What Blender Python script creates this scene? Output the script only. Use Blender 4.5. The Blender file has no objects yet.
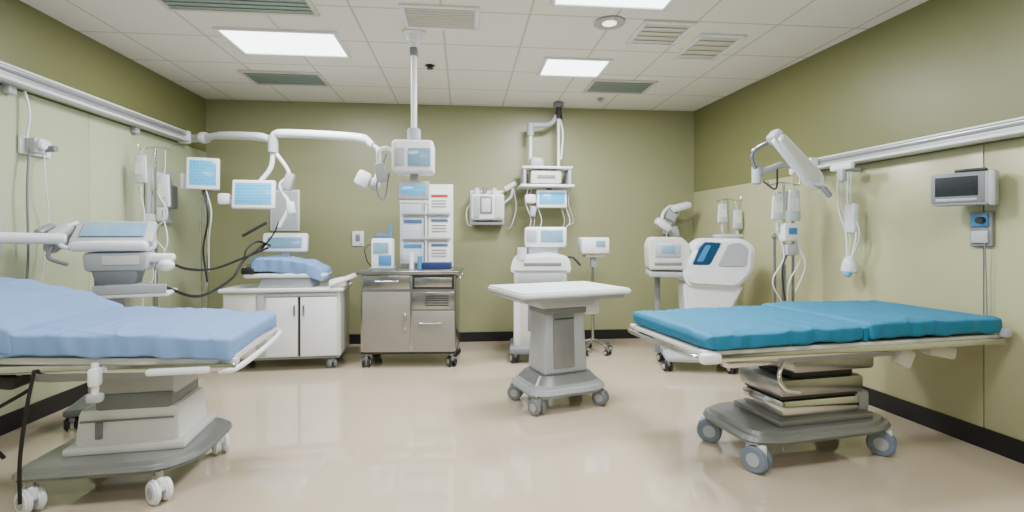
import bpy, bmesh, math, random
from mathutils import Vector, Matrix, noise
random.seed(4)
R=math.radians
def s2l(c):
    c=c/255.0
    return c/12.92 if c<=.04045 else ((c+.055)/1.055)**2.4
def col(r,g,b): return (s2l(r),s2l(g),s2l(b),1)

# ---------------- materials ----------------
def M(name,c,rough=.5,metal=0,var=.06,scale=6,bump=0,bscale=60,emit=0,trans=0,coat=0,alpha=1,spec=.5):
    m=bpy.data.materials.new(name); m.use_nodes=True
    nt=m.node_tree; b=nt.nodes['Principled BSDF']
    tc=nt.nodes.new('ShaderNodeTexCoord'); n=nt.nodes.new('ShaderNodeTexNoise')
    n.inputs['Scale'].default_value=scale; n.inputs['Detail'].default_value=4
    nt.links.new(tc.outputs['Object'],n.inputs['Vector'])
    mx=nt.nodes.new('ShaderNodeMix'); mx.data_type='RGBA'
    C=col(*c)
    mx.inputs[6].default_value=tuple(x*(1-var) for x in C[:3])+(1,)
    mx.inputs[7].default_value=tuple(min(1,x*(1+var)) for x in C[:3])+(1,)
    nt.links.new(n.outputs['Fac'],mx.inputs[0]); nt.links.new(mx.outputs[2],b.inputs['Base Color'])
    b.inputs['Roughness'].default_value=rough; b.inputs['Metallic'].default_value=metal
    b.inputs['Specular IOR Level'].default_value=spec
    if bump:
        n2=nt.nodes.new('ShaderNodeTexNoise'); n2.inputs['Scale'].default_value=bscale
        nt.links.new(tc.outputs['Object'],n2.inputs['Vector'])
        bp=nt.nodes.new('ShaderNodeBump'); bp.inputs['Strength'].default_value=bump; bp.inputs['Distance'].default_value=.01
        nt.links.new(n2.outputs['Fac'],bp.inputs['Height']); nt.links.new(bp.outputs['Normal'],b.inputs['Normal'])
    if emit:
        nt.links.new(mx.outputs[2],b.inputs['Emission Color']); b.inputs['Emission Strength'].default_value=emit
    if trans: b.inputs['Transmission Weight'].default_value=trans
    if coat: b.inputs['Coat Weight'].default_value=coat
    if alpha<1: b.inputs['Alpha'].default_value=alpha
    return m
def screen_mat(name,c1,c2,emit=.6,scale=14,mort=.03,rough=.15,spec=.5):
    m=M(name,c1,rough,spec=spec); nt=m.node_tree; b=nt.nodes['Principled BSDF']
    tc=nt.nodes.new('ShaderNodeTexCoord'); w=nt.nodes.new('ShaderNodeTexBrick')
    mp=nt.nodes.new('ShaderNodeMapping'); mp.inputs['Rotation'].default_value=(R(90),0,0); mp.inputs['Location'].default_value=(.11,0,.03)
    nt.links.new(tc.outputs['Object'],mp.inputs['Vector']); nt.links.new(mp.outputs[0],w.inputs['Vector'])
    w.inputs['Scale'].default_value=scale; w.inputs['Color1'].default_value=col(*c1)
    w.inputs['Color2'].default_value=tuple(.88*x for x in col(*c1)[:3])+(1,); w.inputs['Mortar'].default_value=col(*c2)
    w.inputs['Mortar Size'].default_value=mort
    nt.links.new(w.outputs['Color'],b.inputs['Base Color']); nt.links.new(w.outputs['Color'],b.inputs['Emission Color'])
    b.inputs['Emission Strength'].default_value=emit
    return m
def tile_mat():
    m=M('ceiling_tile',(228,225,215),.9,var=.03,scale=200,bump=.25,bscale=180); nt=m.node_tree; b=nt.nodes['Principled BSDF']
    src=b.inputs['Base Color'].links[0].from_socket
    tc=nt.nodes.new('ShaderNodeTexCoord'); w=nt.nodes.new('ShaderNodeTexBrick'); w.offset=0
    mp=nt.nodes.new('ShaderNodeMapping'); mp.inputs['Location'].default_value=(.15,.2,0)
    nt.links.new(tc.outputs['Object'],mp.inputs['Vector']); nt.links.new(mp.outputs[0],w.inputs['Vector'])
    w.inputs['Scale'].default_value=1; w.inputs['Brick Width'].default_value=.6; w.inputs['Row Height'].default_value=.6
    w.inputs['Mortar Size'].default_value=.009; w.inputs['Mortar'].default_value=col(192,188,174)
    nt.links.new(src,w.inputs['Color1']); nt.links.new(src,w.inputs['Color2'])
    nt.links.new(w.outputs['Color'],b.inputs['Base Color'])
    return m
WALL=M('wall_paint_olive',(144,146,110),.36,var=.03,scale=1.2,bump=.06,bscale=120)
WALLS=M('wall_side_olive_shaded',(116,118,76),.38,var=.03,scale=1.2,bump=.06,bscale=120)  # side wall paint; upper-wall shade partly put into this darker olive
PANEL=M('wall_panel_sage_lit',(174,182,150),.28,var=.03,scale=1.2,bump=.04,bscale=120)  # left panel paint; light on the lower wall partly put into this paler tone
PANELR=M('wall_panel_khaki_lit',(168,168,130),.28,var=.03,scale=1.2,bump=.04,bscale=120)  # right panel paint; paler colour partly stands in for light on the lower wall
FLOOR=M('vinyl_floor',(188,174,152),.07,var=.04,scale=1.5,coat=.4)
CEIL=tile_mat()
BLACK=M('black_rubber',(12,12,14),.5)
DARK=M('dark_plastic',(36,38,41),.4)
WHITE=M('white_plastic',(228,232,236),.32,var=.03)
OFFW=M('cream_plastic',(206,206,201),.4,var=.03)
GREY=M('grey_plastic',(122,126,130),.45)
LGREY=M('light_grey_plastic',(168,173,178),.4)
STEEL=M('brushed_steel',(166,167,168),.26,metal=1,var=.1,scale=20)
CHROME=M('chrome',(215,215,215),.12,metal=1)
PEWTER=M('painted_pewter',(138,140,140),.3,metal=.4)
ALU=M('aluminium_rail',(215,217,220),.3,metal=.7)
LBLUE=M('pale_blue_sheet',(112,146,194),.8,var=.06,scale=9,bump=.12,bscale=300)
TEAL=M('teal_sheet',(10,108,144),.7,var=.08,scale=9,bump=.12,bscale=300)
BLUEP=M('blue_plastic',(60,130,180),.35)
PAPER=M('paper',(232,232,226),.8)
VENTB=M('vent_cream',(205,201,190),.6)
BAG=M('clear_vinyl_bag',(222,232,234),.2,trans=.2)
CLEAR=M('clear_tube',(215,225,220),.2,trans=.3)
WHEEL=M('caster_blue_grey',(112,126,142),.4)
LAMP=M('diffuser',(245,250,255),.5,emit=6)
SCR=screen_mat('screen_blue',(70,165,215),(120,190,222),.4,9,.012)
SCR2=screen_mat('screen_soft',(120,158,182),(108,145,170),.2,12,.02)
SCRD=screen_mat('screen_dark',(38,44,48),(44,52,56),.02,6,.01,.5,.2)
POSTER=screen_mat('notice_print',(222,226,228),(150,175,200),.0,16)

# ---------------- builders ----------------
def fin(bm,ang=38):
    bm.normal_update()
    for f in bm.faces: f.smooth=True
    for e in bm.edges:
        if len(e.link_faces)==2 and e.calc_face_angle(0)>R(ang): e.smooth=False
class G:
    def __init__(s,name,loc=(0,0,0),rz=0):
        s.o=bpy.data.objects.new(name,None); s.o.empty_display_size=.1
        s.o.location=loc; s.o.rotation_euler=(0,0,R(rz)); bpy.context.collection.objects.link(s.o)
    def add(s,name,bm,mat,loc=(0,0,0),rot=(0,0,0),ang=38):
        fin(bm,ang); me=bpy.data.meshes.new(name); bm.to_mesh(me); bm.free()
        o=bpy.data.objects.new(name,me); me.materials.append(mat); bpy.context.collection.objects.link(o)
        o.parent=s.o; o.location=loc; o.rotation_euler=[R(a) for a in rot]; return o
    def box(s,name,c,sz,mat,bev=.008,rot=(0,0,0),taper=None,seg=2):
        bm=bmesh.new(); bmesh.ops.create_cube(bm,size=1)
        for v in bm.verts:
            if taper and v.co.z>0: v.co.x*=taper[0]; v.co.y*=taper[1]
            v.co.x*=sz[0]; v.co.y*=sz[1]; v.co.z*=sz[2]
        b=min(bev,min(sz)*.45)
        if b>0: bmesh.ops.bevel(bm,geom=bm.edges[:],offset=b,segments=seg,profile=.5,affect='EDGES')
        return s.add(name,bm,mat,c,rot)
    def cyl(s,name,p,q,r,mat,r2=None,n=24,bev=0):
        p=Vector(p);q=Vector(q);d=q-p;bm=bmesh.new()
        bmesh.ops.create_cone(bm,cap_ends=True,segments=n,radius1=r,radius2=r if r2 is None else r2,depth=d.length)
        if bev:
            es=[e for e in bm.edges if abs(e.verts[0].co.z-e.verts[1].co.z)<1e-5]
            bmesh.ops.bevel(bm,geom=es,offset=bev,segments=3,affect='EDGES')
        o=s.add(name,bm,mat,(p+q)/2); o.rotation_euler=d.to_track_quat('Z','Y').to_euler(); return o
    def sph(s,name,c,sc,mat,rot=(0,0,0)):
        bm=bmesh.new(); bmesh.ops.create_uvsphere(bm,u_segments=24,v_segments=14,radius=1)
        for v in bm.verts: v.co=Vector((v.co.x*sc[0],v.co.y*sc[1],v.co.z*sc[2]))
        return s.add(name,bm,mat,c,rot,80)
    def prism(s,name,pts,h,mat,axis='z',c=(0,0,0),bev=.006,rot=(0,0,0),top=1):
        bm=bmesh.new(); n=len(pts)
        def mk(a,b,t):
            k=top if t>0 else 1
            a*=k;b*=k
            return {'z':(a,b,t),'y':(a,t,b),'x':(t,a,b)}[axis]
        lo=[bm.verts.new(mk(a,b,-h/2)) for a,b in pts]; hi=[bm.verts.new(mk(a,b,h/2)) for a,b in pts]
        bm.faces.new(lo); bm.faces.new(hi[::-1])
        for i in range(n): bm.faces.new([lo[i],hi[i],hi[(i+1)%n],lo[(i+1)%n]])
        bmesh.ops.recalc_face_normals(bm,faces=bm.faces[:])
        if bev:
            es=[e for e in bm.edges if len(e.link_faces)==2 and e.calc_face_angle(0)>R(45)]
            bmesh.ops.bevel(bm,geom=es,offset=bev,segments=2,affect='EDGES',clamp_overlap=True)
        return s.add(name,bm,mat,c,rot)
    def lathe(s,name,prof,mat,c=(0,0,0),rot=(0,0,0),n=28):
        bm=bmesh.new(); rings=[]
        for r,z in prof: rings.append([bm.verts.new((r*math.cos(2*math.pi*i/n),r*math.sin(2*math.pi*i/n),z)) for i in range(n)])
        for a,b in zip(rings,rings[1:]):
            for i in range(n): bm.faces.new([a[i],a[(i+1)%n],b[(i+1)%n],b[i]])
        bm.faces.new(rings[0][::-1]); bm.faces.new(rings[-1])
        bmesh.ops.recalc_face_normals(bm,faces=bm.faces[:])
        return s.add(name,bm,mat,c,rot)
    def tube(s,name,pts,r,mat,sub=8):
        P=[Vector(p) for p in pts]; out=[]
        if len(P)==2 or sub==1: out=P
        else:
            Q=[P[0]*2-P[1]]+P+[P[-1]*2-P[-2]]
            for i in range(1,len(Q)-2):
                for k in range(sub):
                    t=k/sub;a,b,c,d=Q[i-1],Q[i],Q[i+1],Q[i+2]
                    out.append(.5*((2*b)+(c-a)*t+(2*a-5*b+4*c-d)*t*t+(3*b-a-3*c+d)*t**3))
            out.append(P[-1])
        bm=bmesh.new(); n=12; rings=[]; up=None
        for i,p in enumerate(out):
            d=(out[min(i+1,len(out)-1)]-out[max(i-1,0)]).normalized()
            if up is None:
                up=Vector((0,0,1)) if abs(d.z)<.9 else Vector((1,0,0))
            x=(up-d*up.dot(d)).normalized(); up=x; y=d.cross(x)
            rr=r[min(int(i/len(out)*len(r)),len(r)-1)] if isinstance(r,(list,tuple)) else r
            rings.append([bm.verts.new(p+(x*math.cos(2*math.pi*k/n)+y*math.sin(2*math.pi*k/n))*rr) for k in range(n)])
        for a,b in zip(rings,rings[1:]):
            for k in range(n): bm.faces.new([a[k],a[(k+1)%n],b[(k+1)%n],b[k]])
        bm.faces.new(rings[0][::-1]); bm.faces.new(rings[-1])
        bmesh.ops.recalc_face_normals(bm,faces=bm.faces[:])
        return s.add(name,bm,mat,ang=60)
    def caster(s,name,p,r,mat=None,yaw=20):
        x,y,z=p; y0=R(yaw); ax=Vector((math.cos(y0),math.sin(y0),0))
        c=Vector((x,y,r))
        for k in (-1,1):
            s.cyl(name+'_wheel',c+ax*(k*.024)-ax*.014,c+ax*(k*.024)+ax*.014,r,mat or WHEEL,bev=.008)
            s.cyl(name+'_hub',c+ax*(k*.039)-ax*.002,c+ax*(k*.039)+ax*.002,r*.5,LGREY)
        s.box(name+'_fork',(x,y,r*1.6),(.035,r*1.5,r*1.1),WHITE if (mat is None or mat==WHITE) else GREY,.014,(0,0,yaw))
        s.cyl(name+'_stem',(x,y,r*1.6),(x,y,z),.018,STEEL)
    def monitor(s,name,c,w,h,mat=WHITE,scr=SCR,rz=0,tilt=0,t=.05,frame=.028):
        rt=(tilt,0,rz)
        s.box(name+'_housing',c,(w,t,h),mat,.014,rt,seg=3)
        m=Matrix.Rotation(R(rz),3,'Z')@Matrix.Rotation(R(tilt),3,'X')
        p=Vector(c)+m@Vector((0,-t/2-.001,h*.02))
        s.box(name+'_screen',p,(w-2*frame,.004,h-2*frame-.01),scr,.001,rt)
def rpoly(pts,r,seg=5):
    out=[];n=len(pts)
    for i in range(n):
        p=Vector(pts[i]);a=(Vector(pts[i-1])-p);b=(Vector(pts[(i+1)%n])-p)
        rr=min(r,a.length*.45,b.length*.45);A=p+a.normalized()*rr;B=p+b.normalized()*rr
        for k in range(seg+1):
            t=k/seg; q=A*(1-t)**2+p*2*t*(1-t)+B*t*t; out.append((q.x,q.y))
    return out
def mattress(g,name,prof,w,t,mat,seed=0,amp=.008,hang=.0):
    N=150;Mn=96;P=[Vector((a,0,b)) for a,b in prof];L=[0]
    for a,b in zip(P,P[1:]): L.append(L[-1]+(b-a).length)
    def at(u):
        u=max(0,min(1,u))*L[-1]
        for i in range(len(P)-1):
            if u<=L[i+1]+1e-9:
                k=(u-L[i])/(L[i+1]-L[i]); return P[i].lerp(P[i+1],k)
        return P[-1].copy()
    bm=bmesh.new();rings=[];cr=.035
    for i in range(N+1):
        u=i/N; c=at(u)*.5+at(u-.02)*.25+at(u+.02)*.25
        e=min(u,1-u)*L[-1]; ins=0
        if e<cr: ins=cr*(1-math.sqrt(max(0,1-(1-e/cr)**2)))
        ring=[]; hw=w/2-ins; ht=t/2-ins*.9
        for k in range(Mn):
            a=2*math.pi*k/Mn; ca,sa=math.cos(a),math.sin(a); ex=.22
            y=hw*math.copysign(abs(ca)**ex,ca); z=ht*math.copysign(abs(sa)**ex,sa)
            q=Vector((c.x*2.2+seed,y*2.5,z*2))
            nz=.7*noise.noise(q*2.0)+.3*noise.noise(q*5)
            rg=(1-abs(noise.noise(Vector((c.x*2.2+seed,y*4+c.x*1.5,1)))*3))
            rg2=(1-abs(noise.noise(Vector((c.x*6-seed,y*3-c.x*3,7)))*3.2))
            if z>0: z+=amp*.7*nz+amp*.7*max(0,rg)**5+amp*.5*max(0,rg2)**5
            else: z+=amp*1.2*noise.noise(Vector((c.x*9+seed,y*3,3)))-hang*(abs(y)/hw)**8*(.6+.6*noise.noise(Vector((c.x*4,seed,0))))
            y+=math.copysign(amp*1.1,y)*noise.noise(Vector((c.x*14+seed,z*6,5)))*abs(y)/hw
            ring.append(bm.verts.new((c.x+amp*noise.noise(Vector((y*9,z*9,seed))),y,c.z-t/2+z)))
        rings.append(ring)
    for a,b in zip(rings,rings[1:]):
        for k in range(Mn): bm.faces.new([a[k],b[k],b[(k+1)%Mn],a[(k+1)%Mn]])
    bm.faces.new(rings[0]);bm.faces.new(rings[-1][::-1])
    bmesh.ops.recalc_face_normals(bm,faces=bm.faces[:])
    return g.add(name,bm,mat,ang=70)
def solo(name,bm,mat):
    fin(bm);me=bpy.data.meshes.new(name);bm.to_mesh(me);bm.free();o=bpy.data.objects.new(name,me)
    me.materials.append(mat);bpy.context.collection.objects.link(o);return o
def slab(name,corners,z0,z1,mat):
    bm=bmesh.new();lo=[bm.verts.new((x,y,z0)) for x,y in corners];hi=[bm.verts.new((x,y,z1)) for x,y in corners];n=len(lo)
    bm.faces.new(lo);bm.faces.new(hi)
    for i in range(n): bm.faces.new([lo[i],lo[(i+1)%n],hi[(i+1)%n],hi[i]])
    bmesh.ops.recalc_face_normals(bm,faces=bm.faces[:]);return solo(name,bm,mat)

# ---------------- room ----------------
H=2.75; XL=-2.85; YB=5.85; YR=-2.2
def XR(y): return 3.18-.0667*y
slab('floor',[(XL-.1,YR-.1),(XR(YR)+.1,YR-.1),(XR(YB)+.1,YB+.1),(XL-.1,YB+.1)],-.1,0,FLOOR)
slab('ceiling',[(XL-.1,YR-.1),(XR(YR)+.1,YR-.1),(XR(YB)+.1,YB+.1),(XL-.1,YB+.1)],H,H+.1,CEIL)
slab('wall_back',[(XL-.1,YB),(XR(YB)+.1,YB),(XR(YB)+.1,YB+.1),(XL-.1,YB+.1)],0,H,WALL)
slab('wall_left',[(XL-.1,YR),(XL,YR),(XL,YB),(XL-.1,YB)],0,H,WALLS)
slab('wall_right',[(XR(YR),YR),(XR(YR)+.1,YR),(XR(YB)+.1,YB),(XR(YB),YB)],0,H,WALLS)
slab('wall_front',[(XL-.1,YR-.1),(XR(YR)+.1,YR-.1),(XR(YR)+.1,YR),(XL-.1,YR)],0,H,WALL)
slab('baseboard_back',[(XL+.015,YB-.015),(XR(YB)-.015,YB-.015),(XR(YB),YB),(XL,YB)],0,.11,BLACK)
slab('baseboard_left',[(XL,YR),(XL+.015,YR),(XL+.015,YB-.015),(XL,YB)],0,.12,BLACK)
slab('baseboard_right',[(XR(YR)-.015,YR),(XR(YR),YR),(XR(YB),YB),(XR(YB)-.015,YB-.015)],0,.12,BLACK)
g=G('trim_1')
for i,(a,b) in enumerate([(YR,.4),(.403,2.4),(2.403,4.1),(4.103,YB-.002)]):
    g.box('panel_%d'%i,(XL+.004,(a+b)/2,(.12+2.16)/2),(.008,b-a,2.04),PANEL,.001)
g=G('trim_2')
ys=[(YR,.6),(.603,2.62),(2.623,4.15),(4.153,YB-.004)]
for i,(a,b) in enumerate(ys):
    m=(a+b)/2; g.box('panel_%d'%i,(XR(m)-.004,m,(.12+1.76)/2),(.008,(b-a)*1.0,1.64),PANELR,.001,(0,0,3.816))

def ceiling_light(name,x,y,w,d,e):
    g=G(name,(x,y,H))
    for nm,c,sz in [('frame_a',(0,-d/2,-.008),(w+.04,.025,.02)),('frame_b',(0,d/2,-.008),(w+.04,.025,.02)),('frame_c',(-w/2,0,-.008),(.025,d,.02)),('frame_d',(w/2,0,-.008),(.025,d,.02))]:
        g.box(nm,c,sz,WHITE,.003)
    g.box('diffuser',(0,0,-.004),(w-.02,d-.02,.006),LAMP,.001)
    l=bpy.data.lights.new(name+'_tubes','AREA');l.shape='RECTANGLE';l.size=w-.05;l.size_y=d-.05;l.energy=e;l.color=(.98,.985,1)
    o=bpy.data.objects.new('tubes',l);bpy.context.collection.objects.link(o);o.parent=g.o;o.location=(0,0,-.02)
E=68
ceiling_light('ceiling_light_panel',-1.38,4.08,.84,.5,E)
ceiling_light('ceiling_light_panel.001',.98,4.42,.56,.45,E*1.1)
ceiling_light('ceiling_light_panel.002',.95,3.02,.75,.4,E*1.1)
ceiling_light('unseen_fill_panel_a',-1.2,1.3,1.15,.55,E*.68)  # this and the next two: unseen panels added to light the walls
ceiling_light('unseen_fill_panel_b',1.3,1.3,1.15,.55,E*.68)
ceiling_light('unseen_fill_panel_c',0,-.7,1.15,.55,E*.5)
def vent(name,x,y,w,d,mat,fr,n=7):
    g=G(name,(x,y,H))
    for nm,c,sz in [('frame_a',(0,-d/2,-.008),(w+.03,.03,.018)),('frame_b',(0,d/2,-.008),(w+.03,.03,.018)),('frame_c',(-w/2,0,-.008),(.03,d,.018)),('frame_d',(w/2,0,-.008),(.03,d,.018))]:
        g.box(nm,c,sz,fr,.003)
    g.box('backing',(0,0,-.003),(w,d,.004),mat,0)
    for i in range(n): g.box('louver_%d'%i,(0,-d/2+d*(i+.5)/n,-.008),(w-.02,d/n*.85,.003),mat,.001,(5,0,0))
VG=M('vent_grey_green',(140,155,148),.6)
vent('ceiling_vent',-1.47,3.33,.95,.4,VG,VENTB)
vent('ceiling_vent.001',-1.7,5.0,.7,.4,VG,VENTB)
vent('ceiling_vent.002',1.57,4.95,.62,.4,VG,VENTB)
vent('ceiling_vent.003',-.16,3.5,.5,.34,VENTB,WHITE,9)
vent('ceiling_vent.004',1.46,3.62,.36,.4,VENTB,WHITE,5)
vent('ceiling_vent.005',1.95,3.85,.34,.5,VENTB,WHITE,5)
g=G('recessed_downlight',(1.03,3.47,H))
g.lathe('trim_ring',[(.06,-.002),(.11,-.004),(.112,-.012),(.075,-.016),(.06,-.01)],LGREY)
g.cyl('bulb',(0,0,-.012),(0,0,-.004),.05,M('warm_bulb',(255,235,200),.5,emit=3))
for i,(x,y) in enumerate([(-.3,4.5),(1.5,5.4)]):
    g=G('fire_sprinkler' if i==0 else 'fire_sprinkler.001',(x,y,H)); g.lathe('rose',[(.035,0),(.045,-.006),(.025,-.012),(.02,-.025),(.03,-.028),(.03,-.032)],DARK if i==0 else LGREY)

# ---------------- service rails ----------------
g=G('service_rail',(XL,0,2.22))
L0,L1=-1.2,5.3
g.box('rail_body',(.055,(L0+L1)/2,0),(.09,L1-L0,.105),ALU,.02,seg=4)
g.box('rail_lip',(.11,(L0+L1)/2,-.038),(.03,L1-L0,.022),WHITE,.008)
g.box('rail_top_lip',(.1,(L0+L1)/2,.046),(.02,L1-L0,.016),WHITE,.006)
g.box('rail_channel',(.105,(L0+L1)/2,.015),(.008,L1-L0-.1,.02),GREY,.003)
for i,y in enumerate([1,2.2,3.4,4.6]): g.box('bracket_%d'%i,(.03,y,-.075),(.05,.06,.06),LGREY,.008)
g.box('end_cap',(.06,L1,0),(.12,.06,.13),WHITE,.02)
g=G('service_rail.001',(0,0,1.81))
ya,yb=0.2,4.05; ym=(ya+yb)/2
g.box('rail_body',(XR(ym)-.055,ym,0),(.09,yb-ya,.09),ALU,.02,(0,0,3.816),seg=4)
g.box('rail_lip',(XR(ym)-.11,ym,-.03),(.03,yb-ya,.02),WHITE,.008,(0,0,3.816))
g.box('rail_top_lip',(XR(ym)-.1,ym,.04),(.02,yb-ya,.014),WHITE,.005,(0,0,3.816))
g.box('rail_channel',(XR(ym)-.105,ym,.014),(.008,yb-ya-.1,.018),GREY,.003,(0,0,3.816))
g.box('end_cap',(XR(yb)-.06,yb,0),(.12,.05,.12),WHITE,.02)

# ---------------- right operating table ----------------
g=G('operating_table',(1.99,2.74,0),7.5)
mattress(g,'mattress_head',[(-.92,.77),(-.4,.772),(-.012,.778)],.8,.08,TEAL,3,.01)
mattress(g,'mattress_foot',[(.0,.79),(.4,.79),(.92,.785)],.8,.09,TEAL,9,.01)
g.box('mattress_joint',(-.006,0,.73),(.03,.78,.07),TEAL,.006)
for sy in (-1,1):
    g.box('side_rail_%d'%sy,(0,sy*.385,.655),(1.84,.028,.035),CHROME,.008)
    g.box('side_channel_%d'%sy,(0,sy*.36,.68),(1.86,.05,.02),OFFW,.006)
    for i,x in enumerate([-.8,-.3,.3,.8]): g.cyl('rail_spacer_%d_%d'%(sy,i),(x,sy*.33,.655),(x,sy*.385,.655),.012,STEEL)
g.box('deck_tray',(0,0,.67),(1.84,.7,.025),OFFW,.008)
g.tube('end_bar_a',[(-.9,-.37,.66),(-.95,-.34,.655),(-.955,0,.655),(-.95,.34,.655),(-.9,.37,.66)],.012,CHROME,6)
g.tube('end_bar_b',[(.9,-.37,.66),(.93,-.34,.655),(.935,0,.655),(.93,.34,.655),(.9,.37,.66)],.012,CHROME,6)
g.box('end_knob',(-.91,-.4,.66),(.1,.05,.05),WHITE,.015); g.box('end_knob_b',(.91,-.4,.7),(.05,.05,.05),LGREY,.015)
g.prism('under_frame',rpoly([(-.72,.05),(.72,.05),(.66,.0),(.4,-.05),(-.4,-.05),(-.66,0)],.02),.42,LGREY,'y',(0,0,.61),.006)
g.box('bracket_right',(.58,-.3,.60),(.18,.07,.07),OFFW,.015,(0,12,0))
g.box('bracket_right_b',(.3,-.33,.585),(.1,.05,.1),OFFW,.015,(0,25,0))
g.box('bracket_left',(-.62,-.3,.61),(.3,.06,.05),CHROME,.012)
g.tube('lever',[(-.45,-.33,.6),(-.5,-.36,.54),(-.48,-.38,.48),(-.4,-.38,.46)],.01,CHROME)
g.box('column_upper',(.02,0,.53),(.54,.36,.09),STEEL,.02)
g.box('column_neck',(-.02,0,.47),(.4,.28,.05),DARK,.01)
g.box('column_mid',(-.05,0,.405),(.56,.34,.1),STEEL,.025)
g.box('column_seam',(-.05,0,.35),(.5,.3,.02),DARK,.004)
g.box('column_lower',(-.05,0,.29),(.52,.33,.1),CHROME,.025)
g.box('column_side_box',(.24,0,.29),(.12,.28,.12),LGREY,.02)
g.box('column_foot',(-.04,0,.225),(.62,.38,.04),PEWTER,.015)
base=rpoly([(-.54,-.22),(-.4,-.28),(.3,-.26),(.44,-.2),(.44,.2),(.3,.26),(-.4,.28),(-.54,.22)],.07)
g.prism('base_plate',base,.065,PEWTER,'z',(-.03,0,.178),.022,top=.94)
for i,(x,y) in enumerate([(-.5,-.2),(.33,-.18),(-.5,.2),(.33,.2)]): g.caster('caster_%d'%i,(x,y,.15),.07,yaw=25+i*13)

# ---------------- left operating table ----------------
g=G('operating_table.001',(-1.93,2.72,0),6)
mattress(g,'mattress_seat',[(-.12,.82),(.1,.815),(.45,.795),(.84,.765)],.84,.1,LBLUE,11,.012,.02)
mattress(g,'mattress_backrest',[(-.84,1.02),(-.5,.985),(-.27,.935),(-.0,.83)],.85,.11,LBLUE,23,.014,.03)
for sy in (-1,1):
    g.box('side_rail_%d'%sy,(.38,sy*.4,.645),(.94,.028,.035),CHROME,.008,(0,2,0))
    g.box('side_channel_%d'%sy,(.38,sy*.37,.675),(.94,.05,.03),OFFW,.006,(0,3,0))
    g.box('back_channel_%d'%sy,(-.48,sy*.36,.83),(.76,.045,.03),OFFW,.006,(0,12,0))
    for i,x in enumerate([0,.4,.78]): g.cyl('spacer_%d_%d'%(sy,i),(x,sy*.34,.645),(x,sy*.4,.645),.012,STEEL)
g.box('deck_tray',(.38,0,.685),(.92,.74,.03),OFFW,.008,(0,3,0))
g.box('back_tray',(-.46,0,.835),(.74,.7,.025),OFFW,.008,(0,12,0))
g.tube('end_bar',[(.78,-.4,.61),(.85,-.38,.62),(.88,0,.64),(.85,.38,.64),(.8,.4,.65)],.013,WHITE,6)
g.box('end_clamp',(.62,-.42,.625),(.26,.03,.03),WHITE,.012)
g.cyl('clamp_post',(.3,-.43,.68),(.3,-.43,.54),.014,WHITE); g.box('clamp_block',(.3,-.43,.62),(.04,.05,.08),WHITE,.012)
g.box('clamp_knob',(.3,-.43,.53),(.06,.04,.04),LGREY,.012)
g.prism('under_frame',rpoly([(-.35,.06),(.72,.06),(.62,.0),(.45,-.04),(.02,-.04),(-.25,0)],.02),.5,LGREY,'y',(0,0,.6),.008)
g.box('hinge_block',(-.12,0,.7),(.16,.6,.08),DARK,.02)
g.box('frame_beam_dark',(-.3,-.1,.62),(.5,.5,.06),DARK,.015,(0,8,0))
g.box('column_upper',(.3,0,.51),(.38,.3,.16),LGREY,.02)
g.box('column_mid',(.32,.0,.42),(.34,.32,.1),GREY,.02)
g.box('column_lower',(.3,0,.31),(.46,.36,.18),WHITE,.025,taper=(.94,.92))
g.box('column_seam',(.3,-.176,.345),(.4,.01,.008),GREY,.002); g.box('column_latch',(.18,-.178,.3),(.03,.012,.08),GREY,.004)
g.box('column_foot',(.3,0,.215),(.52,.42,.04),OFFW,.015)
base=rpoly([(-.34,-.32),(.3,-.34),(.42,-.2),(.44,.22),(.3,.3),(-.3,.28)],.08)
g.prism('base_plate',base,.055,PEWTER,'z',(.23,-.02,.17),.02,top=.95)
for i,(x,y) in enumerate([(-.02,-.3),(.5,-.32),(-.03,.22),(.58,.2)]): g.caster('caster_%d'%i,(x,y,.15),.056,WHITE,yaw=55-i*9)
g.tube('power_cable',[(.07,-.42,.66),(.06,-.45,.5),(.05,-.47,.3),(.05,-.47,.12)],.007,BLACK)
g.tube('hose',[(-.02,-.3,.55),(-.18,-.35,.42),(-.12,-.3,.25)],.008,BLACK)

# ---------------- centre instrument table ----------------
g=G('instrument_table',(.69,3.66,0),18)
top=rpoly([(-.44,-.33),(.44,-.33),(.44,.33),(-.44,.33)],.05)
g.prism('table_top',top,.04,WHITE,'z',(0,0,.835),.012)
g.prism('top_rim',rpoly([(-.42,-.28),(.42,-.28),(.42,.28),(-.42,.28)],.05),.03,LGREY,'z',(0,0,.8),.006)
g.box('top_support',(0,0,.755),(.42,.34,.07),LGREY,.015,taper=(1.2,1.1))
g.box('column',(0,0,.49),(.36,.28,.5),LGREY,.025,taper=(.86,.86),seg=3)
g.box('column_front_panel',(-.02,-.134,.5),(.17,.012,.42),PEWTER,.005,(-2.3,0,0))
g.box('panel_groove_0',(-.02,-.142,.64),(.15,.006,.008),DARK,.001,(-2.3,0,0))
g.box('column_upper_collar',(0,0,.7),(.34,.27,.06),GREY,.012)
g.box('side_box',(.24,-.02,.7),(.12,.18,.1),WHITE,.015)
b1=rpoly([(-.31,-.2),(-.2,-.25),(.2,-.25),(.31,-.2),(.31,.2),(.2,.25),(-.2,.25),(-.31,.2)],.09)
g.prism('base_skirt',b1,.08,LGREY,'z',(0,0,.15),.025,top=.93)
g.prism('base_step',b1,.06,PEWTER,'z',(0,0,.215),.02,top=.8).scale=(.84,.84,1)
for i,(x,y) in enumerate([(-.26,-.18),(.26,-.18),(-.26,.18),(.26,.18)]): g.caster('caster_%d'%i,(x,y,.13),.056,GREY,yaw=20+i*15)

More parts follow.
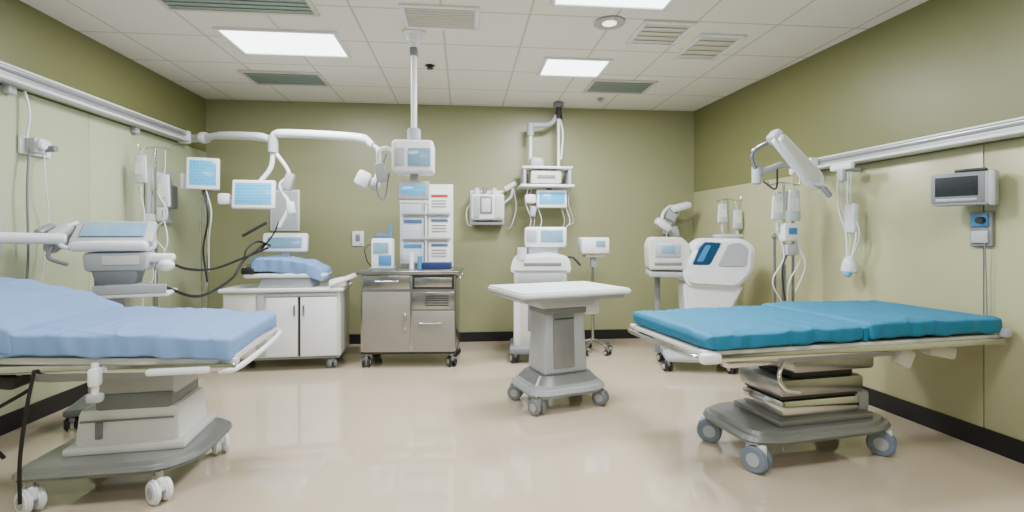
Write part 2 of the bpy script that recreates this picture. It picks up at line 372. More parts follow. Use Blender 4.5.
# ---------------- steel cabinet ----------------
g=G('steel_supply_cabinet',(-.5,4.98,0),-4)
g.box('carcass',(0,0,.51),(.88,.5,.72),STEEL,.008)
g.box('worktop',(0,-.01,.89),(.96,.56,.035),STEEL,.01)
g.box('top_recess',(0,0,.875),(.86,.5,.01),DARK,0)
g.box('plinth',(0,0,.14),(.88,.48,.03),DARK,.004)
g.box('drawer_0',(-.2,-.255,.8),(.44,.014,.13),STEEL,.006)
g.box('drawer_1',(.235,-.255,.8),(.39,.014,.13),DARK,.006)
g.box('drawer_1_face',(.235,-.263,.8),(.35,.01,.09),STEEL,.006)
TAU=M('taupe_enamel',(146,142,134),.35,metal=.3)
g.box('door_left',(-.2,-.256,.43),(.44,.014,.56),TAU,.006)
g.box('door_right_upper',(.235,-.256,.63),(.39,.014,.16),STEEL,.006)
g.box('door_right_lower',(.235,-.256,.34),(.39,.014,.38),TAU,.006)
for i in range(5): g.box('vent_slot_%d'%i,(.27,-.266,.585+i*.022),(.22,.006,.01),DARK,.002)
g.tube('door_handle',[(-.02,-.262,.36),(-.02,-.29,.37),(-.02,-.29,.5),(-.02,-.262,.51)],.007,CHROME,4)
g.tube('drawer_handle',[(-.3,-.262,.81),(-.3,-.285,.81),(-.1,-.285,.81),(-.1,-.262,.81)],.006,CHROME,4)
g.tube('latch_handle',[(.12,-.265,.42),(.12,-.285,.42),(.3,-.285,.42),(.3,-.265,.42)],.006,CHROME,4)
g.tube('push_bar',[(.44,-.2,.84),(.49,-.2,.84),(.5,0,.84),(.49,.2,.84),(.44,.2,.84)],.012,CHROME)
for i,(x,y) in enumerate([(-.4,-.2),(.4,-.2),(-.4,.2),(.4,.2)]): g.caster('caster_%d'%i,(x,y,.14),.05,DARK,yaw=10+20*i)
g=G('chart_rack',(-.38,5.14,.908),-4)
g.box('back_board',(0,.03,.43),(.54,.03,.84),WHITE,.008)
g.box('divider',(-.0,0,.42),(.015,.06,.82),WHITE,.004)
DB=M('print_slate',(70,100,140),.6); RD=M('print_red',(170,60,50),.6)
for i in range(3):
    g.box('chart_left_%d'%i,(-.135,-.0,.16+i*.25),(.22,.016,.2),POSTER,.002)
    g.box('chart_right_%d'%i,(.135,-.0,.16+i*.25),(.22,.016,.2),PAPER,.002)
    g.box('chart_band_%d'%i,(-.135,-.012,.22+i*.25),(.18,.006,.035),BLUEP if i!=1 else DB,.001)
    g.box('chart_label_%d'%i,(.135,-.012,.23+i*.25),(.17,.006,.025),RD if i==2 else DB,.001)
    for j in range(3): g.box('chart_line_%d_%d'%(i,j),(.13,-.012,.18-j*.03+i*.25),(.15,.004,.008),GREY,0)
    g.box('pocket_%d'%i,(0,-.02,.05+i*.25),(.5,.05,.025),LGREY,.006)
g.box('plinth_box',(.12,-.06,.03),(.28,.14,.06),M('navy_plastic',(30,45,95),.4),.008)
g.cyl('pump_bottle',(-.05,-.1,0),(-.05,-.1,.12),.025,BLUEP)
g.cyl('pump_bottle_b',(-.13,-.1,0),(-.13,-.1,.16),.022,WHITE)
g=G('infusion_pump',(-.78,4.95,.908),2)
g.box('body',(0,0,.15),(.2,.2,.3),WHITE,.02)
g.box('face',(-.01,-.105,.21),(.14,.012,.1),SCR2,.004)
g.box('blue_door',(.03,-.105,.09),(.12,.012,.1),BLUEP,.006)
g.box('cap',(0,0,.32),(.14,.14,.05),DB,.015)
g.box('foot',(0,0,.01),(.24,.22,.02),GREY,.004)
g.cyl('syringe_tube',(.07,-.03,.3),(.07,-.03,.44),.014,BLUEP)
g.tube('lead',[(-.1,-.05,.25),(-.16,-.08,.2),(-.14,-.06,.08),(-.1,-.05,.03)],.005,DARK)

# ---------------- white supply cart ----------------
g=G('medical_supply_cart',(-1.66,4.98,0),3)
g.box('carcass',(0,0,.42),(1.02,.48,.6),OFFW,.012)
g.box('top',(0,0,.735),(1.08,.54,.035),WHITE,.012)
g.box('side_panel',(-.36,-.247,.42),(.27,.014,.56),OFFW,.01)
g.box('column_strip',(-.185,-.25,.42),(.06,.014,.56),LGREY,.006)
g.box('door_left',(.0,-.25,.4),(.27,.016,.54),WHITE,.01)
g.box('door_right',(.32,-.25,.4),(.32,.016,.54),WHITE,.01)
g.box('door_gap',(.148,-.245,.4),(.014,.012,.54),DARK,0)
g.box('drawer_strip',(.17,-.25,.69),(.62,.016,.03),LGREY,.006)
for i,x in enumerate((.11,.19)): g.box('handle_%d'%i,(x,-.266,.55),(.015,.02,.1),STEEL,.005)
g.box('plinth',(0,0,.115),(1.0,.46,.03),GREY,.005)
for i,(x,y) in enumerate([(-.42,-.18),(.42,-.18),(-.42,.18),(.42,.18)]): g.caster('caster_%d'%i,(x,y,.12),.048,GREY,yaw=25*i)
g.box('wing_shelf',(.52,-.12,.82),(.26,.3,.03),WHITE,.012,(0,-20,8))
g.box('wing_bin',(.48,-.14,.79),(.16,.22,.09),WHITE,.03,(0,-10,0))
g=G('infant_warmer_tray',(-1.62,4.95,.752),4)
g.box('pedestal',(-.03,0,.05),(.5,.34,.1),LGREY,.02,taper=(.8,.8))
g.box('tray',(-.03,0,.115),(.7,.4,.04),WHITE,.015)
mattress(g,'pad',[(-.32,.28),(-.02,.27),(.16,.24),(.32,.17)],.4,.12,LBLUE,5,.018,.03)
g.tube('rail',[(-.33,-.2,.14),(-.4,-.1,.2),(-.4,.1,.2),(-.33,.2,.14)],.01,CHROME)
g.box('wedge',(-.34,-.06,.16),(.12,.3,.06),DARK,.015)
g.box('rear_console',(-.12,.2,.41),(.42,.07,.19),WHITE,.02,(-12,0,0))
g.box('console_face',(-.12,.158,.415),(.32,.012,.1),SCR2,.004,(-12,0,0))
g.box('console_leg',(-.12,.21,.18),(.08,.05,.28),LGREY,.01)

# ---------------- ventilator left ----------------
g=G('patient_ventilator',(-2.34,3.62,0),18)
g.box('display_base',(0,-.02,1.165),(.42,.3,.07),WHITE,.03,seg=3)
g.box('display_head',(.0,-.0,1.245),(.44,.3,.055),LGREY,.02,(28,0,6))
g.box('display_screen',(.0,-.02,1.276),(.34,.2,.006),SCR2,.003,(28,0,6))
g.tube('display_handle',[(-.22,.05,1.32),(-.28,-.02,1.27),(-.25,-.14,1.18),(-.2,-.16,1.15)],.014,WHITE)
g.box('left_grip',(-.29,-.02,1.22),(.08,.24,.15),LGREY,.03,(20,18,0)); g.box('left_grip_lever',(-.35,-.06,1.27),(.05,.16,.05),GREY,.02,(20,30,0))
g.tube('grip_cable',[(-.28,-.1,1.2),(-.3,-.16,1.1),(-.2,-.18,1.05)],.012,GREY)
g.box('neck',(.03,0,1.06),(.34,.26,.13),LGREY,.03,taper=(1.05,1.05))
g.box('neck_face',(.06,-.135,1.07),(.2,.012,.06),OFFW,.004)
g.box('neck_lower',(.02,0,.95),(.2,.2,.12),GREY,.025,taper=(1.3,1.2))
g.box('side_arm',(.24,-.02,1.08),(.2,.12,.06),WHITE,.025); g.sph('side_knob',(.3,-.08,1.03),(.05,.05,.04),WHITE)
g.cyl('vaporiser',(-.06,-.06,.86),(-.06,-.06,1.0),.04,GREY,bev=.01)
g.cyl('vaporiser_b',(.08,-.06,.84),(.08,-.06,1.0),.035,WHITE,bev=.01)
g.box('column',(0,.03,.52),(.12,.12,.86),LGREY,.02)
g.box('shelf',(.12,-.02,.84),(.42,.3,.03),WHITE,.012)
g.box('shelf_lip',(.12,-.17,.88),(.4,.012,.06),LGREY,.004); g.box('shelf_unit',(.08,-.02,.88),(.24,.2,.06),LGREY,.02)
g.box('base',(0,.02,.11),(.46,.4,.05),GREY,.02)
for i,(x,y) in enumerate([(-.19,-.14),(.19,-.14),(-.19,.18),(.19,.18)]): g.caster('caster_%d'%i,(x,y,.1),.04,DARK)
g.tube('breathing_hose_0',[(.3,-.02,1.05),(.4,.1,.99),(.52,.45,.97),(.7,.8,1.04),(.88,1.0,1.12)],.01,BLACK)
g.tube('breathing_hose_1',[(.28,-.05,.88),(.45,.2,.78),(.62,.6,.87),(.7,.8,1.02),(.86,.98,1.16)],.011,BLACK)
g.tube('breathing_hose_2',[(.7,.8,1.03),(.72,.84,1.12),(.8,.9,1.18),(.9,1.0,1.14)],.009,BLACK)
g=G('support_boom',(XL+.02,3.25,1.22),0)
g.box('wall_plate',(0,0,0),(.03,.2,.24),LGREY,.008)
g.cyl('boom_tube',(.02,0,0),(.32,.18,-.01),.035,WHITE,bev=.008)
g.sph('boom_joint',(.02,0,0),(.05,.05,.05),WHITE)

def iv_base(g,r=.26,n=5,off=0):
    for i in range(n):
        a=2*math.pi*i/n+off; e=(r*math.cos(a),r*math.sin(a),.075)
        g.tube('leg_%d'%i,[(0,0,.13),(r*.5*math.cos(a),r*.5*math.sin(a),.11),e],.014,STEEL,4)
        g.caster('caster_%d'%i,(e[0],e[1],.08),.03,DARK,yaw=math.degrees(a)+90)
g=G('patient_monitor_stand',(-2.42,4.98,0),0)
iv_base(g,.2)
g.cyl('pole',(0,0,.12),(0,0,1.75),.016,CHROME)
g.cyl('pole_b',(-.05,0,.12),(-.05,0,1.6),.01,CHROME)
g.monitor('monitor',(0,-.06,1.81),.27,.3,WHITE,SCR,18,-4)
g.box('bracket',(0,-.0,1.66),(.06,.08,.1),GREY,.01)
g.box('module',(-.15,-.02,1.74),(.1,.12,.16),WHITE,.02)
g.tube('cable_a',[(0,-.05,1.66),(.05,-.08,1.4),(0,-.06,1.1),(.03,-.05,.8)],.008,DARK)
g.tube('cable_b',[(.02,-.05,1.66),(.09,-.1,1.45),(.07,-.1,1.2),(.05,-.06,.9)],.006,WHITE)
def iv_stand(name,x,y,h,bags,off=.5,r=.2):
    g=G(name,(x,y,0),0); iv_base(g,r,5,off)
    g.cyl('pole',(0,0,.12),(0,0,h),.012,CHROME)
    g.cyl('lower_pole',(0,0,.12),(0,0,h*.6),.018,STEEL)
    g.tube('hook',[(-.14,0,h+.03),(-.12,0,h-.01),(0,0,h+.01),(.12,0,h-.01),(.14,0,h+.03)],.007,CHROME)
    for i,(bx,bz,bh) in enumerate(bags):
        g.box('fluid_bag_%d'%i,(bx,-.04,h-bz-bh/2),(.11,.045,bh),BAG,.02,taper=(.85,.8))
        g.box('bag_label_%d'%i,(bx,-.064,h-bz-bh/2),(.06,.003,bh*.4),PAPER,0)
        g.tube('bag_loop_%d'%i,[(bx,-.04,h-bz),(bx,-.02,h-bz+.04),(bx*.9,0,h)],.004,CLEAR,4)
        g.cyl('drip_chamber_%d'%i,(bx,-.04,h-bz-bh-.09),(bx,-.04,h-bz-bh-.02),.014,CLEAR)
        g.tube('drip_line_%d'%i,[(bx,-.04,h-bz-bh-.08),(bx+.04,-.06,h-bz-bh-.3),(bx-.05,-.05,h-bz-bh-.5),(bx*.2,-.03,h-bz-bh-.7)],.005,WHITE)
    return g
g=iv_stand('iv_drip_stand.002',-2.6,4.5,1.97,[(-.09,.06,.24),(.09,.22,.28),(-.02,.55,.24)],.2,.18)
g.box('pump',(-.06,-.05,1.12),(.12,.1,.18),WHITE,.02)
g.tube('coiled_line',[(.05,-.06,1.6),(.14,-.08,1.4),(.02,-.08,1.25),(.12,-.08,1.1),(.04,-.05,.95)],.007,CLEAR)

g=G('medical_gas_panel',(XL+.01,4.95,1.5),90)
g.box('plate',(0,-.02,.1),(.4,.03,.5),LGREY,.01)
g.box('gauge_box',(-.1,-.06,.22),(.14,.08,.18),OFFW,.015); g.box('gauge_box_b',(.09,-.06,.1),(.14,.08,.22),GREY,.015)
g.cyl('gauge',(-.1,-.1,.24),(-.1,-.12,.24),.04,WHITE)
g.box('canister',(-.1,-.08,-.05),(.12,.1,.18),BAG,.03)
g=G('wall_suction_outlet',(XL+.01,3.6,1.82),90)
g.box('plate',(0,-.012,0),(.24,.02,.12),WHITE,.008)
g.box('regulator',(-.05,-.05,.0),(.09,.07,.1),LGREY,.015); g.cyl('dial',(-.05,-.08,.01),(-.05,-.11,.01),.035,WHITE,bev=.006)
g.cyl('valve',(.07,-.02,0),(.07,-.09,0),.022,GREY)
g.tube('cord_a',[(-.09,-.05,-.02),(-.12,-.06,-.3),(-.1,-.05,-.7),(-.13,-.05,-1.1)],.007,GREY)
g.tube('cord_b',[(.02,-.05,-.02),(.01,-.07,-.25),(.06,-.05,-.5),(.0,-.05,-.9)],.004,WHITE)
g.tube('cord_c',[(-.1,-.03,.34),(-.09,-.05,.2),(-.1,-.04,.04)],.008,WHITE)

# ---------------- booms left ----------------
g=G('articulated_monitor_boom',(0,0,0))
J0=Vector((-2.66,5.42,2.24));J1=Vector((-1.75,4.8,2.11));J2=Vector((-.8,4.5,2.03))
g.cyl('wall_bracket',(-2.84,5.5,2.24),J0,.04,WHITE)
g.sph('shoulder',J0,(.07,.07,.06),WHITE)
g.tube('arm_1',[J0,J0.lerp(J1,.3)+Vector((0,0,.03)),J0.lerp(J1,.8)+Vector((0,0,.03)),J1],[.035,.04,.04,.035],WHITE)
g.cyl('elbow',J1-Vector((0,0,.12)),J1+Vector((0,0,.05)),.045,LGREY,bev=.01)
g.tube('arm_2',[J1+Vector((0,0,.03)),J1.lerp(J2,.1)+Vector((0,0,.07)),J1.lerp(J2,.85)+Vector((0,0,.06)),J2],[.03,.04,.04,.03],WHITE)
g.tube('wrist',[J2,J2+Vector((.05,0,-.05)),J2+Vector((.05,0,-.2)),J2+Vector((.02,0,-.34))],.02,WHITE)
g.sph('wrist_joint',J2+Vector((.02,0,-.34)),(.05,.05,.06),LGREY)
g.box('sensor_head',J2+Vector((-.08,-.02,-.3)),(.12,.08,.14),WHITE,.03,(0,25,0))
g.tube('drop_arm',[J1-Vector((0,0,.1)),J1+Vector((-.02,0,-.25)),J1+Vector((-.1,-.03,-.38)),(-1.86,4.72,1.7)],.022,WHITE)
g.monitor('monitor',(-1.87,4.68,1.6),.36,.26,WHITE,SCR,4,-6)
g.box('side_module',(-2.13,4.7,1.56),(.1,.08,.1),WHITE,.02); g.cyl('side_link',(-2.13,4.7,1.57),(-1.97,4.7,1.58),.015,LGREY)
g.tube('counter_arm',[J1-Vector((0,0,.08)),J1+Vector((.14,0,-.3)),J1+Vector((.06,0,-.42)),J1+Vector((.14,0,-.6)),J1+Vector((.05,0,-.8))],.018,WHITE)
g.box('counter_head',J1+Vector((.14,0,-.38)),(.08,.08,.16),LGREY,.02,(0,15,0)); g.box('counter_tip',J1+Vector((.16,0,-.62)),(.07,.07,.12),WHITE,.02,(0,-10,0))
g.cyl('handle',J1+Vector((-.02,-.1,-.76)),J1+Vector((-.22,-.12,-.88)),.013,DARK)
g.tube('cable',[J1+Vector((.05,0,-.75)),J1+Vector((.02,-.03,-.85)),J1+Vector((-.05,-.03,-.95)),J1+Vector((-.1,.0,-1.0))],.007,BLACK)

g=G('ceiling_pendant_monitor',(-.37,3.78,0),0)
g.lathe('ceiling_flange',[(.02,2.66),(.05,2.68),(.06,2.72),(.09,2.73),(.09,2.75)],WHITE)
g.cyl('pole',(0,0,1.98),(0,0,2.72),.022,WHITE)
g.box('pole_block',(0,0,2.6),(.06,.08,.06),GREY,.012)
g.cyl('collar',(0,0,1.94),(0,0,2.03),.05,LGREY,bev=.01)
g.box('console',(-.0,0,1.81),(.3,.24,.24),WHITE,.03,seg=3)
g.box('console_face',(.05,-.124,1.8),(.16,.012,.13),SCR2,.006)
g.box('console_knob_panel',(-.09,-.124,1.8),(.07,.01,.13),LGREY,.006)
g.box('neck',(0,.02,1.66),(.06,.06,.14),LGREY,.012)
g.monitor('lower_monitor',(0,-.03,1.565),.23,.14,LGREY,SCR,0,-6)
g.box('lower_shelf',(-.0,0,1.48),(.2,.14,.02),WHITE,.006)
g.tube('side_arm',[(-.14,0,1.84),(-.2,0,1.88),(-.26,0,1.84),(-.24,0,1.64)],.016,WHITE)
g.box('probe_holder',(-.24,0,1.7),(.08,.08,.14),LGREY,.02,(0,-12,0))
g.tube('coil_cable',[(-.2,0,1.84),(-.27,-.02,1.6),(-.22,0,1.5),(-.18,0,1.7)],.006,GREY)

# ---------------- back wall pieces ----------------
g=G('wall_notice',(-2.0,YB-.01,1.52)); g.box('frame',(0,0,0),(.32,.014,.46),WHITE,.004); g.box('sheet',(0,-.009,0),(.27,.004,.41),POSTER,0)
g=G('wall_switch_panel',(-1.2,YB-.01,1.2)); g.box('plate',(0,0,0),(.13,.016,.17),WHITE,.006); g.box('rocker',(0,-.012,.01),(.05,.01,.08),GREY,.004); g.box('indicator',(.03,-.011,-.06),(.02,.006,.012),BLUEP,.001)
g=G('wall_equipment_box',(.27,YB-.005,1.56))
g.box('plate',(0,-.01,0),(.4,.02,.4),WHITE,.008)
g.box('case',(0,-.1,0),(.38,.17,.3),WHITE,.03,seg=3); g.box('window',(-.02,-.19,.02),(.14,.01,.2),GREY,.006); g.box('window_inner',(-.02,-.196,.02),(.1,.006,.15),OFFW,.004)
g.box('door_l',(-.13,-.19,0),(.06,.012,.24),LGREY,.006); g.box('door_r',(.12,-.19,0),(.08,.012,.24),OFFW,.006)
g.box('lower_rack',(0,-.1,-.19),(.36,.14,.03),GREY,.006)
for i,x in enumerate((-.12,-.03,.08)): g.cyl('vial_%d'%i,(x,-.1,.15),(x,-.1,.22),.025,GREY if i==1 else WHITE)
g.tube('side_hook',[(.19,-.08,.05),(.27,-.12,.12),(.29,-.14,.22)],.014,WHITE)
g.box('hook_head',(.26,-.13,.24),(.16,.08,.06),WHITE,.025,(0,-30,0)); g.tube('lamp_cord',[(.3,-.15,.2),(.33,-.12,0),(.28,-.1,-.2),(.24,-.05,-.25)],.006,WHITE)
g.tube('left_cord',[(-.19,-.08,.05),(-.24,-.1,-.05),(-.22,-.1,-.2),(-.14,-.08,-.2)],.006,WHITE)

g=G('equipment_shelf_boom',(.95,5.6,0),0)
g.cyl('ceiling_mount',(.12,0,2.69),(.12,0,2.75),.06,GREY,bev=.01); g.cyl('mount_cone',(.12,0,2.56),(.12,0,2.7),.045,DARK,.03)
g.tube('arch',[(.12,0,2.62),(.02,0,2.5),(-.18,0,2.48),(-.2,0,2.44)],.028,LGREY)
g.tube('arch_r',[(.12,0,2.6),(.17,0,2.4),(.15,0,2.1)],.012,WHITE)
g.cyl('arch_joint',(-.2,0,2.36),(-.2,0,2.5),.04,LGREY)
g.cyl('down_left',(-.2,0,1.98),(-.2,0,2.4),.02,WHITE); g.cyl('down_right',(.12,0,1.98),(.12,0,2.56),.018,WHITE)
g.box('shelf_top',(-.04,-.05,1.98),(.56,.34,.025),WHITE,.01); g.box('shelf_bottom',(-.04,-.05,1.78),(.6,.36,.03),WHITE,.012)
for i,x in enumerate((-.29,.21)):
    g.box('post_%d'%i,(x,-.05,1.88),(.03,.3,.18),LGREY,.006)
g.box('equipment',(-.05,-.06,1.88),(.34,.24,.14),OFFW,.015); g.box('equipment_top',(-.14,-.05,2.05),(.16,.16,.12),LGREY,.04); g.box('equipment_slot',(-.05,-.183,1.88),(.2,.008,.04),GREY,.003)
g.monitor('monitor',(.02,-.12,1.64),.34,.2,WHITE,SCR,0,-4); g.box('hang_bracket',(.0,-.06,1.74),(.06,.05,.1),GREY,.01)
g.box('side_holder',(-.22,-.12,1.64),(.12,.08,.1),WHITE,.02); g.box('probe_holder',(-.19,-.12,1.5),(.07,.06,.12),LGREY,.02,(0,10,0))
for i,x in enumerate((-.24,-.2,-.12,.14,.2,.24)):
    g.tube('dangling_cable_%d'%i,[(x,-.1,1.76),(x-.03,-.12,1.6),(x+.03,-.1,1.4),(x-.02,-.1,1.2+.03*i)],.005,LGREY if i%2 else WHITE)

g=G('anesthesia_machine',(.78,5.0,0),-6)
g.box('monitor_hood',(.04,.04,1.22),(.42,.24,.2),WHITE,.025,seg=3); g.box('monitor_face',(.1,-.084,1.23),(.22,.012,.12),SCR2,.004); g.box('monitor_keys',(-.1,-.084,1.23),(.1,.01,.12),LGREY,.004)
g.box('neck',(.02,.06,1.08),(.3,.18,.12),LGREY,.02)
g.prism('keyboard_deck',rpoly([(-.3,-.1),(-.26,.06),(.1,.1),(.28,.06),(.3,-.1)],.06),.42,WHITE,'y',(-.02,-.04,.97),.03)
g.box('deck_slot',(.0,-.254,.96),(.36,.01,.03),GREY,.004)
g.box('lower_deck',(-.02,-.02,.82),(.52,.42,.12),OFFW,.03); g.box('drawer',(-.02,-.24,.82),(.42,.012,.08),LGREY,.006)
g.box('lower_column',(-.06,.02,.45),(.34,.34,.64),OFFW,.02); g.box('column_left',(-.24,-.1,.45),(.08,.1,.62),WHITE,.02)
g.box('column_recess',(-.04,-.155,.5),(.2,.012,.4),GREY,.005)
g.box('base',(-.02,0,.12),(.6,.5,.07),GREY,.025)
for i,(x,y) in enumerate([(-.27,-.2),(.22,-.2),(-.27,.2),(.22,.2)]): g.caster('caster_%d'%i,(x,y,.11),.05,DARK)
g.tube('hose_arm',[(.22,-.05,1.0),(.3,-.1,1.02),(.38,-.12,.94)],.012,DARK); g.cyl('absorber',(-.2,-.22,1.0),(-.2,-.22,1.12),.045,BAG)
g=G('infusion_controller_stand',(1.36,5.2,0),0)
iv_base(g,.2,5,.3); g.cyl('pole',(0,0,.12),(0,0,1.05),.016,CHROME)
g.box('controller',(0,-.03,1.13),(.3,.2,.17),WHITE,.02); g.box('label',(.05,-.134,1.15),(.1,.008,.06),SCR2,.002); g.box('tray',(0,-.03,1.02),(.2,.16,.02),LGREY,.006); g.box('junction',(0,-.03,.95),(.06,.06,.1),LGREY,.01)

g=G('examination_light',(2.42,YB-.01,1.3))
g.box('wall_plate',(.05,-.01,.1),(.16,.03,.3),LGREY,.01)
g.tube('arm',[(.05,-.03,.15),(0,-.18,.28),(-.12,-.25,.2),(-.16,-.28,.08)],.018,WHITE)
g.tube('arm_b',[(.05,-.03,.05),(.1,-.15,.2),(.12,-.2,.28)],.018,WHITE)
g.box('lamp_head',(-.14,-.28,.06),(.2,.14,.1),WHITE,.04,(10,35,0))
g.box('lamp_head_b',(.1,-.22,.27),(.24,.12,.08),WHITE,.035,(10,-15,0))
g.box('counterweight',(-.02,-.2,.16),(.14,.08,.1),LGREY,.02,(0,25,0)); g.box('lower_joint',(.06,-.12,-.02),(.1,.1,.14),LGREY,.025,(0,-15,0))
g.tube('cord',[(-.1,-.28,0),(-.05,-.2,-.2),(.05,-.1,-.3),(.08,-.04,-.1)],.006,WHITE)

# incubator
g=G('infant_incubator',(2.14,4.5,0),-14)
g.prism('hood_shell',rpoly([(-.1,.78),(.34,.76),(.47,.92),(.48,1.14),(.38,1.21),(.06,1.21),(-.02,1.14),(-.14,.94)],.07),.44,WHITE,'y',(0,0,0),.03)
DG=M('deep_blue_glass',(28,66,100),.12)
g.prism('hood_window',rpoly([(-.06,.97),(.1,.97),(.2,1.17),(.06,1.18),(-.0,1.12)],.025),.452,DG,'y',(0,0,0),.006)
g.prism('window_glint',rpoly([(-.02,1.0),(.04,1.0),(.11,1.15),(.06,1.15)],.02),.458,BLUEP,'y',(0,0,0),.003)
g.prism('hood_side',rpoly([(.16,.96),(.4,.96),(.42,1.12),(.36,1.17),(.25,1.16)],.03),.456,LGREY,'y',(0,0,0),.004)
g.box('hood_handle',(.3,-.02,1.23),(.2,.3,.03),LGREY,.012)
g.prism('control_cabinet',rpoly([(-.42,.92),(-.08,.92),(-.06,1.14),(-.14,1.22),(-.4,1.22),(-.43,1.14)],.03),.4,OFFW,'y',(0,0,0),.015)
g.box('control_face',(-.26,-.205,1.1),(.22,.012,.12),LGREY,.006); g.box('control_screen',(-.26,-.213,1.11),(.12,.006,.07),SCR2,.002)
g.box('control_slot',(-.26,-.205,.98),(.24,.01,.025),GREY,.004)
g.prism('pedestal_cone',rpoly([(-.14,.5),(.22,.5),(.36,.78),(-.16,.8)],.04),.34,WHITE,'y',(.04,0,0),.02)
g.box('pedestal',(.06,0,.32),(.26,.26,.4),OFFW,.03); g.box('base',(.03,0,.12),(.62,.44,.06),LGREY,.025)
g.box('left_leg',(-.32,.05,.52),(.05,.05,.8),GREY,.01); g.box('lower_shelf',(-.24,0,.88),(.36,.36,.05),LGREY,.01)
for i,(x,y) in enumerate([(-.26,-.17),(.3,-.17),(-.26,.17),(.3,.17)]): g.caster('caster_%d'%i,(x,y,.11),.045,DARK)

g=iv_stand('iv_drip_stand',2.62,3.88,1.66,[(.06,.05,.26),(-.08,.1,.2)],.5,.18)
g.cyl('pole_b',(.08,0,.3),(.08,0,1.4),.012,STEEL); g.cyl('pole_c',(-.08,0,.3),(-.08,0,1.25),.012,STEEL); g.box('clamp_bar',(0,0,.32),(.2,.04,.03),STEEL,.008); g.box('clamp_bar_top',(0,0,1.22),(.2,.04,.03),STEEL,.008)
g.box('pump',(.0,-.06,1.26),(.13,.1,.15),WHITE,.025); g.box('pump_face',(.0,-.114,1.27),(.07,.008,.05),BLUEP,.003); g.box('pump_b',(.02,-.05,1.12),(.1,.08,.1),LGREY,.02)
g.tube('cable',[(0,-.05,1.1),(-.06,-.07,.95),(-.03,-.06,.7)],.007,DARK); g.tube('cable_b',[(.05,-.06,1.2),(.13,-.08,1.0),(.06,-.06,.78)],.006,WHITE)
g=iv_stand('iv_drip_stand.001',2.7,4.9,1.6,[(-.08,.04,.2),(.08,.1,.2)],.1,.12)
g=G('wall_outlet',(XR(4.3)-.012,4.3,1.55),-86.2); g.box('plate',(0,0,0),(.15,.016,.17),GREY,.006); g.box('socket',(0,-.01,.02),(.1,.012,.08),LGREY,.004)

g=G('surgical_light',(0,0,0))
S=Vector((XR(3.82)-.16,3.82,1.8))
g.box('carriage',S+Vector((.02,0,0)),(.08,.16,.12),WHITE,.02,(0,0,3.8))
g.tube('arm_1',[S,S+Vector((-.2,-.02,.0)),(2.38,3.6,1.76),(2.2,3.58,1.7)],[.028,.03,.026],LGREY)
g.cyl('joint',(2.2,3.58,1.62),(2.2,3.58,1.76),.035,LGREY,bev=.008)
g.tube('arm_2',[(2.2,3.58,1.72),(2.12,3.5,1.84),(2.2,3.42,1.91),(2.28,3.38,1.86)],.018,STEEL)
hd=Vector((2.38,3.36,1.76))
g.prism('head_shell',rpoly([(-.27,-.05),(.2,-.075),(.26,-.03),(.26,.03),(.2,.075),(-.27,.05)],.05),.08,WHITE,'y',hd,.024,(0,43,8))
g.prism('head_underside',rpoly([(-.23,-.025),(.16,-.05),(.21,0),(.16,.05),(-.23,.025)],.03),.02,OFFW,'y',hd+Vector((-.006,-.042,0)),.004,(0,43,8))
g.box('head_cap',hd+Vector((-.17,0,.17)),(.1,.1,.1),LGREY,.03,(0,43,8))
g.cyl('head_handle',hd+Vector((.17,-.02,-.18)),hd+Vector((.22,-.03,-.25)),.02,GREY,bev=.006)
g.tube('coil',[(2.24,3.56,1.64),(2.3,3.5,1.58),(2.28,3.45,1.72)],.007,DARK)

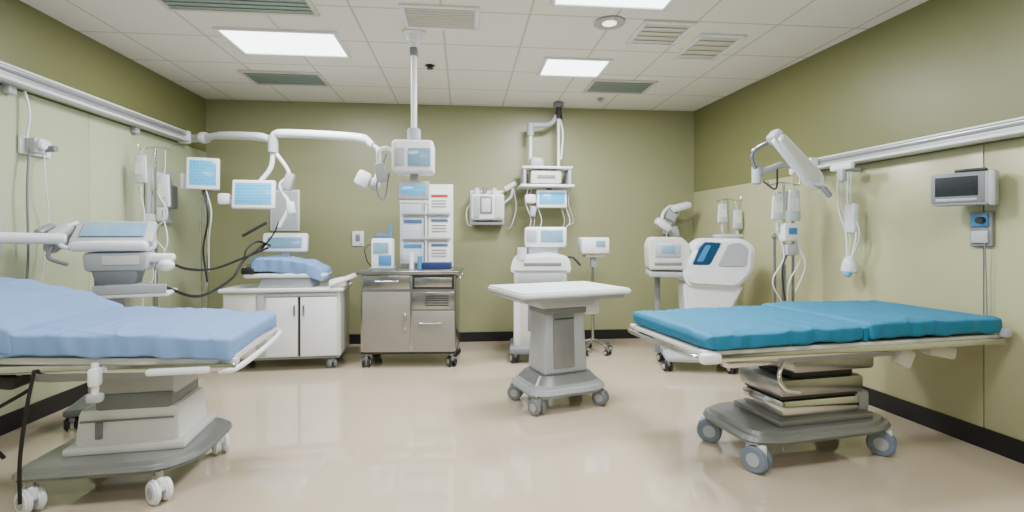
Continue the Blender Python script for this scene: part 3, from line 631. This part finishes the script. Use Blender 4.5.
def wallR(name,y,z): return G(name,(XR(y)-.012,y,z),-86.2)
g=wallR('oxygen_mask_holder',3.45,1.7)
g.box('bracket',(0,-.16,.04),(.2,.04,.05),WHITE,.015); g.box('bracket_hook',(.0,-.16,-.02),(.06,.05,.1),LGREY,.015); g.cyl('bracket_stem',(0,-.005,.02),(0,-.16,.02),.014,LGREY)
for i,x in enumerate((-.06,-.02,.03,.06)):
    g.tube('line_%d'%i,[(x,-.14,0),(x-.02,-.12,-.25),(x+.03,-.1,-.45),(x*.3,-.1,-.66)],.006,CLEAR if i%2 else WHITE)
g.box('mask_bag',(.02,-.1,-.34),(.1,.05,.22),BAG,.022); g.lathe('mask',[(.015,.06),(.03,.05),(.05,0),(.055,-.05),(.045,-.06)],BAG,(0,-.1,-.68)); g.sph('blue_bulb',(.01,-.12,-.74),(.03,.03,.035),M('cyan_plastic',(110,180,215),.3))
g=wallR('wall_mounted_monitor',2.64,1.5)
g.box('wall_plate',(0,-.01,0),(.12,.02,.18),LGREY,.006); g.box('arm',(.0,-.05,0),(.05,.08,.06),GREY,.01)
g.box('housing',(0,-.12,0),(.26,.1,.19),LGREY,.02,(0,0,26)); g.box('side_cheek',(.125,-.065,0),(.03,.1,.2),LGREY,.012,(0,0,26))
g.box('bezel',(.01,-.168,.005),(.24,.012,.17),GREY,.006,(0,0,26))
g.box('screen',(.01,-.176,.015),(.19,.006,.11),SCRD,.003,(0,0,26)); g.box('top_handle',(.04,-.11,.105),(.14,.05,.02),DARK,.008,(0,0,26))
g.box('button_strip',(.01,-.176,-.062),(.18,.006,.015),LGREY,.002,(0,0,26))
g=wallR('wall_socket_panel',2.62,1.27)
g.box('plate',(0,-.01,0),(.12,.02,.2),GREY,.008); g.box('upper_module',(0,-.025,.05),(.09,.015,.07),BLUEP,.004); g.box('lower_module',(0,-.025,-.045),(.09,.015,.07),LGREY,.004)
g.cyl('plug',(.02,-.03,.05),(.02,-.06,.05),.02,DARK)
g.tube('cord',[(.03,-.03,-.08),(.03,-.02,-.3),(.035,-.02,-.6)],.004,GREY)

w=bpy.data.worlds.new('world');bpy.context.scene.world=w;w.use_nodes=True
w.node_tree.nodes['Background'].inputs[0].default_value=(.8,.85,.9,1);w.node_tree.nodes['Background'].inputs[1].default_value=.3
c=bpy.data.cameras.new('camera');c.sensor_width=36;c.lens=500/1024*36;c.shift_y=-20/1024;c.clip_start=.05
o=bpy.data.objects.new('camera',c);bpy.context.collection.objects.link(o);o.location=(0,0,1.23);o.rotation_euler=(R(90),0,R(-5.5))
bpy.context.scene.camera=o
